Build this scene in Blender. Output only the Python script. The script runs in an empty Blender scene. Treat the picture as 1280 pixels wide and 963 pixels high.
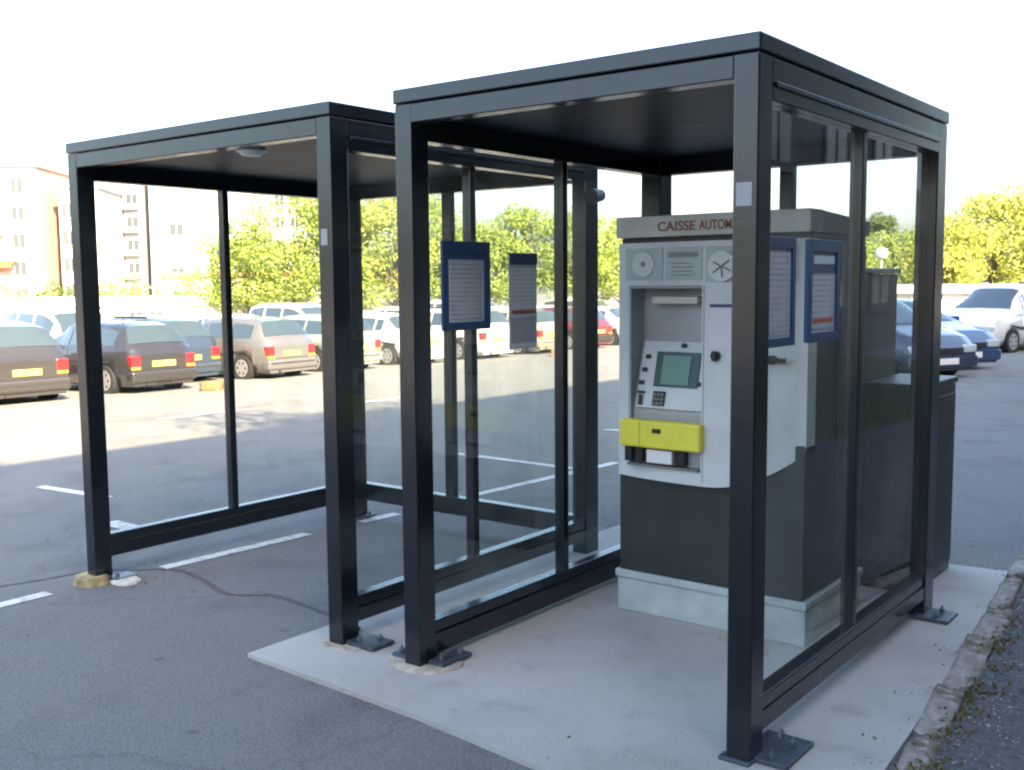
import bpy, bmesh, math, random
from mathutils import Vector, Matrix
R = math.radians
random.seed(7)
S = bpy.context.scene
COL = S.collection

# ------------------------------------------------------------ camera
cam_d = bpy.data.cameras.new('camera')
cam = bpy.data.objects.new('camera', cam_d); COL.objects.link(cam); S.camera = cam
cam_d.sensor_width = 36; cam_d.lens = 36.867; cam_d.clip_start = 0.05; cam_d.clip_end = 2000
_yaw, _pitch, _roll = R(-37.651), R(-5.63), R(-0.485)
_f = Vector((math.sin(_yaw)*math.cos(_pitch), math.cos(_yaw)*math.cos(_pitch), math.sin(_pitch)))
_r0 = Vector((math.cos(_yaw), -math.sin(_yaw), 0)); _u0 = _r0.cross(_f)
_r = _r0*math.cos(_roll)+_u0*math.sin(_roll); _u = _u0*math.cos(_roll)-_r0*math.sin(_roll)
_m = Matrix((_r, _u, -_f)).transposed().to_4x4(); _m.translation = Vector((3.0212, -3.1506, 1.6247))
cam.matrix_world = _m

# ------------------------------------------------------------ world, sun, exposure
SUN_EL, SUN_AZ = 30.0, 115.0      # azimuth clockwise from +Y
W = bpy.data.worlds.new('World'); S.world = W; W.use_nodes = True
nt = W.node_tree; nt.nodes.clear()
sky = nt.nodes.new('ShaderNodeTexSky'); sky.sky_type = 'NISHITA'; sky.sun_disc = False
sky.sun_elevation = R(SUN_EL); sky.sun_rotation = R(SUN_AZ)
sky.air_density = 1.0; sky.dust_density = 4.0; sky.ozone_density = 1.0
bg = nt.nodes.new('ShaderNodeBackground'); bg.inputs[1].default_value = 0.125
wo = nt.nodes.new('ShaderNodeOutputWorld')
nt.links.new(sky.outputs[0], bg.inputs[0]); nt.links.new(bg.outputs[0], wo.inputs[0])
sd = bpy.data.lights.new('sun', 'SUN'); sd.energy = 5.0; sd.angle = R(0.5); sd.color = (1, .76, .48)
sun = bpy.data.objects.new('sun', sd); COL.objects.link(sun)
_sv = Vector((math.sin(R(SUN_AZ))*math.cos(R(SUN_EL)), math.cos(R(SUN_AZ))*math.cos(R(SUN_EL)), math.sin(R(SUN_EL))))
sun.rotation_euler = _sv.to_track_quat('Z', 'Y').to_euler(); sun.location = _sv*60
S.view_settings.view_transform = 'Standard'; S.view_settings.look = 'None'
S.view_settings.exposure = 2.78; S.view_settings.gamma = 1
S.cycles.filter_width = 2.2
S.cycles.max_bounces = 8; S.cycles.transparent_max_bounces = 24

# ------------------------------------------------------------ materials
MC = {}
def mat(name, col, rough=.6, metal=0, noise=None, bump=0, bscale=40, spec=.5, coat=0, trans=0):
    """noise = (scale, amount 0..1) varies the base colour's value"""
    if name in MC: return MC[name]
    m = bpy.data.materials.new(name); m.use_nodes = True; MC[name] = m
    n = m.node_tree; b = n.nodes['Principled BSDF']
    b.inputs['Base Color'].default_value = (*col, 1); b.inputs['Roughness'].default_value = rough
    b.inputs['Metallic'].default_value = metal; b.inputs['Specular IOR Level'].default_value = spec
    b.inputs['Coat Weight'].default_value = coat
    tc = n.nodes.new('ShaderNodeTexCoord')
    if noise:
        t = n.nodes.new('ShaderNodeTexNoise'); t.inputs['Scale'].default_value = noise[0]; t.inputs['Detail'].default_value = 6
        n.links.new(tc.outputs['Object'], t.inputs[0])
        r = n.nodes.new('ShaderNodeValToRGB'); a = noise[1]
        r.color_ramp.elements[0].position = .3; r.color_ramp.elements[1].position = .7
        r.color_ramp.elements[0].color = (*[c*(1-a) for c in col], 1)
        r.color_ramp.elements[1].color = (*[min(1, c*(1+a)) for c in col], 1)
        n.links.new(t.outputs[0], r.inputs[0]); n.links.new(r.outputs[0], b.inputs['Base Color'])
    if bump:
        t = n.nodes.new('ShaderNodeTexNoise'); t.inputs['Scale'].default_value = bscale; t.inputs['Detail'].default_value = 5
        n.links.new(tc.outputs['Object'], t.inputs[0])
        bp = n.nodes.new('ShaderNodeBump'); bp.inputs['Strength'].default_value = bump; bp.inputs['Distance'].default_value = .02
        n.links.new(t.outputs[0], bp.inputs['Height']); n.links.new(bp.outputs[0], b.inputs['Normal'])
    return m

def layered(name, base, layers, rough=.85, bump=.3, bscale=120, spec=.3):
    """base colour + list of (kind, scale, lo, hi, colour, strength) patches on top"""
    m = bpy.data.materials.new(name); m.use_nodes = True; n = m.node_tree; L = n.links.new
    b = n.nodes['Principled BSDF']; b.inputs['Roughness'].default_value = rough; b.inputs['Specular IOR Level'].default_value = spec
    tc = n.nodes.new('ShaderNodeTexCoord')
    cur = n.nodes.new('ShaderNodeRGB'); cur.outputs[0].default_value = (*base, 1); cur = cur.outputs[0]
    for kind, sc, lo, hi, c, st in layers:
        if kind == 'noise':
            t = n.nodes.new('ShaderNodeTexNoise'); t.inputs['Scale'].default_value = sc; t.inputs['Detail'].default_value = 8
            L(tc.outputs['Object'], t.inputs[0]); out = t.outputs[0]
        elif kind == 'crack':
            w = n.nodes.new('ShaderNodeTexNoise'); w.inputs['Scale'].default_value = 3; w.inputs['Detail'].default_value = 4
            L(tc.outputs['Object'], w.inputs[0])
            mx = n.nodes.new('ShaderNodeVectorMath'); mx.operation = 'MULTIPLY_ADD'
            mx.inputs[1].default_value = (.5, .5, .5); L(w.outputs['Color'], mx.inputs[0]); L(tc.outputs['Object'], mx.inputs[2])
            t = n.nodes.new('ShaderNodeTexVoronoi'); t.feature = 'DISTANCE_TO_EDGE'; t.inputs['Scale'].default_value = sc
            L(mx.outputs[0], t.inputs[0]); out = t.outputs['Distance']
        else:
            t = n.nodes.new('ShaderNodeTexVoronoi'); t.inputs['Scale'].default_value = sc
            L(tc.outputs['Object'], t.inputs[0]); out = t.outputs['Distance']
        mr = n.nodes.new('ShaderNodeMapRange'); mr.inputs[1].default_value = lo; mr.inputs[2].default_value = hi
        mr.inputs[3].default_value = 0; mr.inputs[4].default_value = st; L(out, mr.inputs[0])
        mix = n.nodes.new('ShaderNodeMix'); mix.data_type = 'RGBA'
        L(mr.outputs[0], mix.inputs[0]); L(cur, mix.inputs[6]); mix.inputs[7].default_value = (*c, 1)
        cur = mix.outputs[2]
    L(cur, b.inputs['Base Color'])
    t = n.nodes.new('ShaderNodeTexNoise'); t.inputs['Scale'].default_value = bscale; t.inputs['Detail'].default_value = 6
    L(tc.outputs['Object'], t.inputs[0])
    bp = n.nodes.new('ShaderNodeBump'); bp.inputs['Strength'].default_value = bump; bp.inputs['Distance'].default_value = .01
    L(t.outputs[0], bp.inputs['Height']); L(bp.outputs[0], b.inputs['Normal'])
    return m

def glass_mat(name, tint=(.965, .98, .975), extra=0.0, dirt=.04):
    m = bpy.data.materials.new(name); m.use_nodes = True; n = m.node_tree; n.nodes.clear(); L = n.links.new
    tr = n.nodes.new('ShaderNodeBsdfTransparent'); tr.inputs[0].default_value = (*tint, 1)
    gl = n.nodes.new('ShaderNodeBsdfGlossy'); gl.inputs['Roughness'].default_value = .015
    df = n.nodes.new('ShaderNodeBsdfDiffuse'); df.inputs[0].default_value = (.5, .52, .5, 1)
    fr = n.nodes.new('ShaderNodeFresnel'); fr.inputs[0].default_value = 1.5
    ad = n.nodes.new('ShaderNodeMath'); ad.operation = 'ADD'; ad.inputs[1].default_value = extra; ad.use_clamp = True
    ge = n.nodes.new('ShaderNodeNewGeometry'); inv = n.nodes.new('ShaderNodeMath'); inv.operation = 'SUBTRACT'; inv.inputs[0].default_value = 1; L(ge.outputs['Backfacing'], inv.inputs[1])
    mu = n.nodes.new('ShaderNodeMath'); mu.operation = 'MULTIPLY'; mu.inputs[1].default_value = 1.25; L(fr.outputs[0], ad.inputs[0]); L(ad.outputs[0], mu.inputs[0])
    fm = n.nodes.new('ShaderNodeMath'); fm.operation = 'MULTIPLY'; fm.use_clamp = True; L(mu.outputs[0], fm.inputs[0]); L(inv.outputs[0], fm.inputs[1])
    tc = n.nodes.new('ShaderNodeTexCoord'); no = n.nodes.new('ShaderNodeTexNoise'); no.inputs['Scale'].default_value = 3; no.inputs['Detail'].default_value = 6
    L(tc.outputs['Object'], no.inputs[0])
    mr = n.nodes.new('ShaderNodeMapRange'); mr.inputs[1].default_value = .45; mr.inputs[2].default_value = .8; mr.inputs[4].default_value = dirt*2
    mr.inputs[3].default_value = dirt*.2; L(no.outputs[0], mr.inputs[0])
    m1 = n.nodes.new('ShaderNodeMixShader'); L(mr.outputs[0], m1.inputs[0]); L(tr.outputs[0], m1.inputs[1]); L(df.outputs[0], m1.inputs[2])
    m2 = n.nodes.new('ShaderNodeMixShader'); L(fm.outputs[0], m2.inputs[0]); L(m1.outputs[0], m2.inputs[1]); L(gl.outputs[0], m2.inputs[2])
    o = n.nodes.new('ShaderNodeOutputMaterial'); L(m2.outputs[0], o.inputs[0])
    MC[name] = m; return m

def leaf_mat(name, c1, c2):
    m = bpy.data.materials.new(name); m.use_nodes = True; n = m.node_tree; L = n.links.new
    b = n.nodes['Principled BSDF']; b.inputs['Roughness'].default_value = .55; b.inputs['Specular IOR Level'].default_value = .3
    g = n.nodes.new('ShaderNodeNewGeometry'); r = n.nodes.new('ShaderNodeValToRGB')
    r.color_ramp.elements[0].color = (*c1, 1); r.color_ramp.elements[1].color = (*c2, 1)
    L(g.outputs['Random Per Island'], r.inputs[0]); L(r.outputs[0], b.inputs['Base Color'])
    t = n.nodes.new('ShaderNodeBsdfTranslucent'); L(r.outputs[0], t.inputs[0])
    x = n.nodes.new('ShaderNodeMixShader'); x.inputs[0].default_value = .5
    L(b.outputs[0], x.inputs[1]); L(t.outputs[0], x.inputs[2]); L(x.outputs[0], n.nodes['Material Output'].inputs[0])
    return m

FRAME = mat('frame_paint', (.0045, .008, .013), .19, 0, (9, .35), .03, 25, .75)
ROOFIN = mat('ceiling_paint', (.006, .010, .014), .45, 0, (4, .5), .35, 5, .2)
STEEL = mat('galvanised', (.25, .29, .33), .4, .8, (40, .3))
PLATE = mat('plate_paint', (.05, .065, .085), .4, 0, (20, .4), .1)
MORTAR = mat('mortar', (.36, .33, .26), .9, 0, (18, .4), .5, 30)
GLASS = glass_mat('shelter_glass')
M_WHITE = mat('machine_light_grey', (.60, .62, .61), .38, 0, (5, .08))
M_PANEL = mat('machine_panel_grey', (.42, .46, .46), .4, 0, (6, .1))
M_REC = mat('machine_recess_grey', (.36, .37, .37), .45, 0, (6, .12))
M_DARK = mat('machine_dark_green_grey', (.026, .034, .032), .42, 0, (6, .25))
M_SIDE = mat('machine_side_grey', (.045, .058, .06), .42, 0, (5, .25))
M_HEAD = mat('machine_header_beige', (.60, .59, .54), .5, 0, (7, .12))
M_PLINTH = mat('machine_plinth', (.42, .47, .46), .6, 0, (8, .15))
BLACK = mat('black_plastic', (.012, .012, .014), .4)
YELLOW = mat('yellow_tray_plastic', (.78, .70, .07), .35, 0, (8, .08))
BLUE = mat('blue_frame', (.012, .05, .15), .4)
BROWN = mat('brown_lettering', (.27, .08, .04), .5)
PAPER = mat('paper', (.5, .53, .57), .6)
LCD = mat('display_green', (.19, .33, .27), .15)
LCDF = mat('display_bezel', (.05, .10, .10), .3)
WHITE = mat('white_paint', (.75, .75, .73), .5)
RED = mat('red_print', (.45, .1, .06), .5)
def stripes(name, base, ink, sc):
    m = bpy.data.materials.new(name); m.use_nodes = True; n = m.node_tree; L = n.links.new
    b = n.nodes['Principled BSDF']; b.inputs['Roughness'].default_value = .35
    tc = n.nodes.new('ShaderNodeTexCoord'); w = n.nodes.new('ShaderNodeTexWave'); w.bands_direction = 'Z'; w.inputs['Scale'].default_value = sc
    w.inputs['Distortion'].default_value = .6; w.inputs['Detail Scale'].default_value = 8
    L(tc.outputs['Object'], w.inputs[0])
    no = n.nodes.new('ShaderNodeTexNoise'); no.inputs['Scale'].default_value = 14; L(tc.outputs['Object'], no.inputs[0])
    mu = n.nodes.new('ShaderNodeMath'); mu.operation = 'MULTIPLY'; L(w.outputs[1], mu.inputs[0]); L(no.outputs[0], mu.inputs[1])
    mr = n.nodes.new('ShaderNodeMapRange'); mr.inputs[1].default_value = .25; mr.inputs[2].default_value = .5; mr.inputs[4].default_value = .8
    L(mu.outputs[0], mr.inputs[0])
    x = n.nodes.new('ShaderNodeMix'); x.data_type = 'RGBA'; x.inputs[6].default_value = (*base, 1); x.inputs[7].default_value = (*ink, 1)
    L(mr.outputs[0], x.inputs[0]); L(x.outputs[2], b.inputs['Base Color']); return m
PRINT = stripes('printed_sheet', (.46, .51, .58), (.27, .31, .37), 16)
PRINT2 = stripes('printed_sheet_grey', (.78, .79, .80), (.55, .57, .6), 16)

# ------------------------------------------------------------ mesh builder
class MB:
    def __init__(s): s.v = []; s.f = []; s.mi = []; s.ms = []
    def _m(s, m):
        if m not in s.ms: s.ms.append(m)
        return s.ms.index(m)
    def add(s, vs, fs, m=None, sm=False):
        o = len(s.v); s.v += [tuple(v) for v in vs]; i = s._m(m)
        for f in fs: s.f.append([o+k for k in f]); s.mi.append((i, sm))
        return s
    def box(s, x0, x1, y0, y1, z0, z1, m=None, bev=0):
        if x0 > x1: x0, x1 = x1, x0
        if y0 > y1: y0, y1 = y1, y0
        if z0 > z1: z0, z1 = z1, z0
        if not bev:
            v = [(x, y, z) for x in (x0, x1) for y in (y0, y1) for z in (z0, z1)]
            return s.add(v, [(0, 1, 3, 2), (4, 6, 7, 5), (0, 4, 5, 1), (2, 3, 7, 6), (0, 2, 6, 4), (1, 5, 7, 3)], m)
        bm = bmesh.new(); bmesh.ops.create_cube(bm, size=1)
        for v in bm.verts: v.co = Vector(((x0+x1)/2+v.co.x*(x1-x0), (y0+y1)/2+v.co.y*(y1-y0), (z0+z1)/2+v.co.z*(z1-z0)))
        bmesh.ops.bevel(bm, geom=bm.edges[:], offset=min(bev, .45*min(x1-x0, y1-y0, z1-z0)), segments=2, affect='EDGES', profile=.5)
        bm.verts.index_update()
        s.add([v.co[:] for v in bm.verts], [[v.index for v in f.verts] for f in bm.faces], m, False); bm.free(); return s
    def cyl(s, a, b, r0, r1=None, n=12, m=None, caps=True, sm=True):
        a, b = Vector(a), Vector(b); r1 = r0 if r1 is None else r1
        d = (b-a).normalized(); t = d.orthogonal().normalized(); u = d.cross(t)
        vs = []
        for c, r in ((a, r0), (b, r1)):
            for k in range(n):
                q = 2*math.pi*k/n; vs.append(c+(t*math.cos(q)+u*math.sin(q))*r)
        s.add(vs, [(k, (k+1) % n, n+(k+1) % n, n+k) for k in range(n)], m, sm)
        if caps:
            s.add(vs[:n], [list(range(n))[::-1]], m); s.add(vs[n:], [list(range(n))], m)
        return s
    def build(s, name, m=None, parent=None, loc=None, rz=None, **kw):
        me = bpy.data.meshes.new(name); me.from_pydata(s.v, [], s.f)
        ms = [x for x in s.ms]
        for x in ms: me.materials.append(x if x else m)
        if not ms: me.materials.append(m)
        me.polygons.foreach_set('material_index', [i for i, _ in s.mi]); me.polygons.foreach_set('use_smooth', [q for _, q in s.mi])
        me.update()
        return link(name, me, parent, loc, rz, **kw)
def link(name, me, parent=None, loc=None, rz=None, **kw):
    o = bpy.data.objects.new(name, me); COL.objects.link(o)
    if parent: o.parent = parent
    if loc: o.location = loc
    if rz is not None: o.rotation_euler = (0, 0, rz)
    for k, v in kw.items(): o['category' if k == 'cat' else k] = v
    return o
def empty(name, loc, label, cat, group=None, rz=0):
    o = bpy.data.objects.new(name, None); COL.objects.link(o); o.location = loc; o.rotation_euler = (0, 0, rz)
    o.empty_display_size = .2; o['label'] = label; o['category'] = cat
    if group: o['group'] = group
    return o
def bx(name, m, parent, x0, x1, y0, y1, z0, z1, bev=.003, **kw):
    return MB().box(x0, x1, y0, y1, z0, z1, m, bev).build(name, m, parent, **kw)
def text(name, s, m, parent, loc, size, rot, ext=.001, width=None, bold=0):
    c = bpy.data.curves.new(name, 'FONT'); c.body = s; c.size = size; c.extrude = ext; c.align_x = 'LEFT'; c.offset = bold
    o = bpy.data.objects.new(name, c); COL.objects.link(o)
    bpy.context.view_layer.update()
    dg = bpy.context.evaluated_depsgraph_get(); me = bpy.data.meshes.new_from_object(o.evaluated_get(dg))
    bpy.data.objects.remove(o)
    if width:
        w = max(v.co.x for v in me.vertices)-min(v.co.x for v in me.vertices)
        for v in me.vertices: v.co.x *= width/w
    me.materials.clear(); me.materials.append(m)
    o = link(name, me, parent, loc); o.rotation_euler = rot; return o

def gz(x, y): return .03*max(-20, min(0, x+1))-.006*max(0, min(60, y-3))-.02

# ------------------------------------------------------------ ground
ASPH = layered('asphalt', (.168, .176, .174), [
    ('noise', .35, .4, .7, (.20, .198, .19), .8), ('noise', .8, .60, .72, (.075, .075, .08), .6), ('noise', 1.7, .52, .7, (.09, .092, .098), .5),
    ('noise', 85, .45, .68, (.24, .24, .235), .6), ('noise', 110, .5, .7, (.05, .05, .055), .7), ('dots', 60, .16, .04, (.30, .29, .27), .5), ('dots', 2.2, .075, .03, (.05, .05, .05), .45),
    ('crack', .38, .008, .0, (.06, .06, .065), .3)], .9, .9, 130)
xs = [-900, -300, -100, -60, -40, -21, -16, -12, -8, -5, -3, -1, 0, 1, 1.93, 6, 12, 40, 120, 500]
ys = [-500, -100, -40, -20, -10, -5, -2, 0, 3, 6, 10, 15, 20, 30, 40, 63, 100, 200, 500, 900]
g = MB(); nx = len(xs)
g.add([(x, y, gz(x, y)) for y in ys for x in xs], [(j*nx+i, j*nx+i+1, (j+1)*nx+i+1, (j+1)*nx+i) for j in range(len(ys)-1) for i in range(nx-1)], ASPH)
g.build('ground', kind='structure')

CONC = layered('concrete', (.42, .415, .395), [
    ('noise', 1.1, .42, .7, (.27, .265, .25), .6), ('noise', 5, .55, .72, (.22, .205, .18), .45),
    ('noise', 70, .45, .75, (.46, .46, .44), .45), ('dots', 9, .09, .03, (.12, .12, .11), .5),
    ('noise', .6, .55, .75, (.42, .35, .27), .5)], .85, .3, 90)
pad = MB(); P = [(-.66, -.31), (.40, -.355), (1.12, -.43), (2.0, -.52), (1.97, -.05), (1.93, .6), (1.86, 1.6), (1.72, 3.04), (1.3, 2.99), (.2, 3.02), (-.62, 3.02), (-.64, 1.4)]
n = len(P)
pad.add([(x, y, 0) for x, y in P], [list(range(n))], CONC)
pad.add([(x, y, z) for x, y in P for z in (-.2, 0)], [(2*i, 2*((i+1) % n), 2*((i+1) % n)+1, 2*i+1) for i in range(n)], CONC)
pad.build('concrete_pad', kind='structure')

# right hand path behind the kerb
PATH = layered('path_tarmac', (.10, .105, .11), [
    ('dots', 55, .30, .05, (.32, .33, .34), .75), ('noise', 30, .5, .7, (.045, .048, .05), .8),
    ('noise', 1.4, .5, .7, (.13, .13, .11), .5), ('noise', 12, .62, .72, (.10, .105, .045), .5)], .9, 1.0, 60)
def kx(y): return 1.99-.078*(y+.3)+.0*y      # inner line of the kerb
pm = MB(); yy = [-9, -6, -4, -2, -1, 0, 1, 2, 3, 4, 6, 9, 12]
pm.add([p for y in yy for p in ((kx(y)+.13, y, .012), (kx(y)+.13, y, -.15), (4.4-.078*y, y, .03))],
       [f for j in range(len(yy)-1) for f in ((3*j, 3*j+2, 3*j+5, 3*j+3), (3*j+1, 3*j, 3*j+3, 3*j+4))], PATH)
pm.build('path', kind='structure')
# verge
VERGE = layered('verge_soil', (.045, .06, .022), [('noise', 6, .45, .65, (.09, .10, .03), .7), ('noise', 30, .5, .7, (.03, .035, .015), .8)], .95, 1, 20)
vm = MB(); vx = [0, .15, 1.2, 2.6, 4.0, 4.5]; vz = [.02, .08, .12, .2, .25, .24]
vy = [-30, -20, -12, -6, -3, 0, 3, 6, 9, 12, 16]
vm.add([(4.36-.078*max(-9, min(12, y))+a, y, z) for y in vy for a, z in zip(vx, vz)],
       [(j*6+i, j*6+i+1, (j+1)*6+i+1, (j+1)*6+i) for j in range(len(vy)-1) for i in range(5)], VERGE)
vm.build('verge', kind='structure')

# kerb stones
KERB = layered('old_kerb_stone', (.29, .27, .24), [('noise', 9, .45, .65, (.15, .135, .10), .8), ('noise', 28, .5, .65, (.42, .40, .38), .7), ('noise', 16, .56, .66, (.08, .09, .035), .6)], .95, .9, 40)
def rock_mesh(sx, sy, sz, m, seed, cuts=3, amp=.12, rnd=.35):
    rr = random.Random(seed); bm = bmesh.new(); bmesh.ops.create_cube(bm, size=1)
    bmesh.ops.subdivide_edges(bm, edges=bm.edges[:], cuts=cuts, use_grid_fill=True)
    for v in bm.verts:
        q = v.co.normalized()*.62; v.co = v.co.lerp(q, rnd)
        v.co += Vector([rr.uniform(-amp, amp)*.5 for _ in range(3)])
        v.co = Vector((v.co.x*sx, v.co.y*sy, v.co.z*sz))
    me = bpy.data.meshes.new('stone'); bm.to_mesh(me); bm.free(); me.materials.append(m)
    me.polygons.foreach_set('use_smooth', [True]*len(me.polygons)); return me
kr = empty('kerb', (0, 0, 0), 'weathered low stone kerb with weeds along the right edge of the concrete pad', 'kerb')
kms = [rock_mesh(.105, .30, .12, KERB, s, 6, .09, .06) for s in range(4)]
y = -4.0; i = 0
while y < 10:
    L_ = random.uniform(.45, .85)
    o = link('kerb_stone', kms[i % 4], kr, (kx(y+L_/2)+.065+random.uniform(-.018, .018), y+L_/2, -.044+random.uniform(-.012, .012)))
    o.scale = (random.uniform(.85, 1.15), L_/.30*.97, 1); o.rotation_euler = (random.uniform(-.05, .05), random.uniform(-.08, .08), R(4.4)+random.uniform(-.06, .06))
    y += L_; i += 1

# weeds beside the kerb (uncountable)
WEED = leaf_mat('weed_leaves', (.07, .085, .025), (.30, .24, .10))
wd = MB()
for _ in range(60):
    cy = random.choice([random.uniform(-1.2, 5), random.gauss(.9, .25), random.gauss(2.0, .3), random.gauss(.2, .15)]); cx = kx(cy)+.15+random.gauss(0, .03)
    for _ in range(random.randint(6, 22)):
        a = random.uniform(0, 6.28); l = random.uniform(.012, .04); h = random.uniform(.004, .03); b = (cx+random.gauss(0, .03), cy+random.gauss(0, .05), .0)
        dx, dy = math.cos(a), math.sin(a); w = .004
        wd.add([(b[0]-dy*w, b[1]+dx*w, 0), (b[0]+dy*w, b[1]-dx*w, 0), (b[0]+dx*l*.6+dy*w*1.3, b[1]+dy*l*.6-dx*w*1.3, h), (b[0]+dx*l*.6-dy*w*1.3, b[1]+dy*l*.6+dx*w*1.3, h), (b[0]+dx*l, b[1]+dy*l, h*.8)],
               [(0, 1, 2, 3), (3, 2, 4)], WEED)
wd.build('weeds', kind='stuff', label='low green and brown weeds growing along the old kerb', cat='weeds')

# painted lines
LINE = layered('line_paint', (.62, .63, .62), [('noise', 14, .5, .66, (.2, .2, .2), .6), ('noise', 60, .55, .7, (.15, .15, .15), .5)], .7, .2, 100)
def mark(x0, y0, x1, y1, w=.1, m=LINE, name='painted_line', dz=.004):
    d = Vector((x1-x0, y1-y0)); k = max(1, int(d.length/1.0)); nn = Vector((-d.y, d.x)).normalized()*w/2; vs = []
    cuts = [i/k for i in range(k+1)]
    for i in cuts:
        for s_ in (-1, 1):
            x = x0+d.x*i+nn.x*s_; yy_ = y0+d.y*i+nn.y*s_; vs.append((x, yy_, gz(x, yy_)+dz))
    MB().add(vs, [(2*i, 2*i+1, 2*i+3, 2*i+2) for i in range(k)], m).build(name, kind='structure')
for a in [(-2.46, -2.6, -2.45, -.25), (-2.38, .42, -2.32, 1.5), (-2.28, 1.95, -2.25, 2.3), (-2.22, 3.1, -2.12, 5.1), (-3.95, 1.02, -3.45, .98, .14), (-4.0, 4.9, -2.2, 4.6, .09),
          (-9.2, 8.6, -9.2, 9.6, .12), (-3.6, 7.2, -1.2, 7.6, .1), (-10.2, 5.6, -10.2, 6.8, .1), (-6.0, 1.6, -4.9, 1.6, .1), (-7.5, .6, -6.3, .6, .09)]: mark(*a)
# darker tar patch inside the left shelter
TAR = layered('tar_repair', (.075, .075, .08), [('noise', 2.5, .45, .65, (.13, .11, .085), .7), ('noise', 100, .5, .75, (.16, .16, .16), .5)], .8, .4, 120)
SEAM = [(-2.85, -.35), (-2.76, -.08), (-2.70, .16), (-2.47, .33), (-2.25, .44), (-1.96, .39), (-1.55, .27), (-1.33, .38), (-.98, .34), (-.7, .3)]
tp = MB(); vs = []
def catmull(P_, n_=8):
    out = []
    for i in range(len(P_)-1):
        p0, p1, p2, p3 = [Vector(P_[max(0, min(len(P_)-1, i+j))]) for j in (-1, 0, 1, 2)]
        for k in range(n_):
            t_ = k/n_; out.append(.5*((2*p1)+(p2-p0)*t_+(2*p0-5*p1+4*p2-p3)*t_*t_+(3*p1-p0-3*p2+p3)*t_**3))
    return out+[Vector(P_[-1])]
cp = catmull(SEAM)
for i, q in enumerate(cp):
    d_ = (cp[min(i+1, len(cp)-1)]-cp[max(0, i-1)]).normalized(); nn = Vector((-d_.y, d_.x)); w_ = random.uniform(.006, .022)
    for sg in (-1, 1):
        z_ = q+nn*w_*sg; vs.append((z_.x, z_.y, gz(z_.x, z_.y)+.003))
tp.add(vs, [(2*i, 2*i+1, 2*i+3, 2*i+2) for i in range(len(cp)-1)], TAR); tp.build('tar_seam', kind='structure')
LEAFL = leaf_mat('dry_leaf', (.10, .06, .02), (.34, .25, .12)); lt = MB()
for _ in range(420):
    k = random.random()
    if k < .5: y_ = random.uniform(-2, 4); x_ = kx(y_)+random.gauss(.0, .10); z_ = .004
    elif k < .65: x_ = random.gauss(-2.5, .25); y_ = random.gauss(.1, .3); z_ = gz(x_, y_)
    else: x_ = random.uniform(-3, 1.9); y_ = random.uniform(-2, 3); z_ = None
    if z_ is None: z_ = .003 if (-.6 < x_ < 1.9 and y_ > -.3) else gz(x_, y_)+.003
    s_ = random.uniform(.003, .011); a_ = random.uniform(0, 6.28); c_, d_ = math.cos(a_)*s_, math.sin(a_)*s_
    lt.add([(x_+c_, y_+d_, z_+.002), (x_-d_*.5, y_+c_*.5, z_+s_*.5), (x_-c_, y_-d_, z_+.002), (x_+d_*.5, y_-c_*.5, z_)], [(0, 1, 2, 3)], LEAFL)
lt.build('leaf_litter', kind='stuff', label='tiny dry leaves and crumbs scattered on the ground', cat='leaf litter')
PEB = mat('pebble', (.30, .30, .30), .8, 0, (3, .6)); pb = MB()
for _ in range(2600):
    y_ = random.uniform(-2.6, 3.6)**1; x_ = kx(y_)+.13+abs(random.gauss(0, .6)); s_ = random.uniform(.002, .0065)
    q = [(x_+random.uniform(-1, 1)*s_, y_+random.uniform(-1, 1)*s_, .011) for _ in range(4)]
    x_, y_ = x_, y_; pb.add([(x_-s_, y_-s_, .012), (x_+s_, y_-s_*.8, .012), (x_+s_*.7, y_+s_, .012), (x_-s_*.8, y_+s_*.9, .012), (x_, y_, .012+s_)], [(0, 1, 4), (1, 2, 4), (2, 3, 4), (3, 0, 4)], PEB)
pb.build('loose_grit', kind='stuff', label='loose pale grit lying on the dark path right of the kerb', cat='grit')

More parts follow.
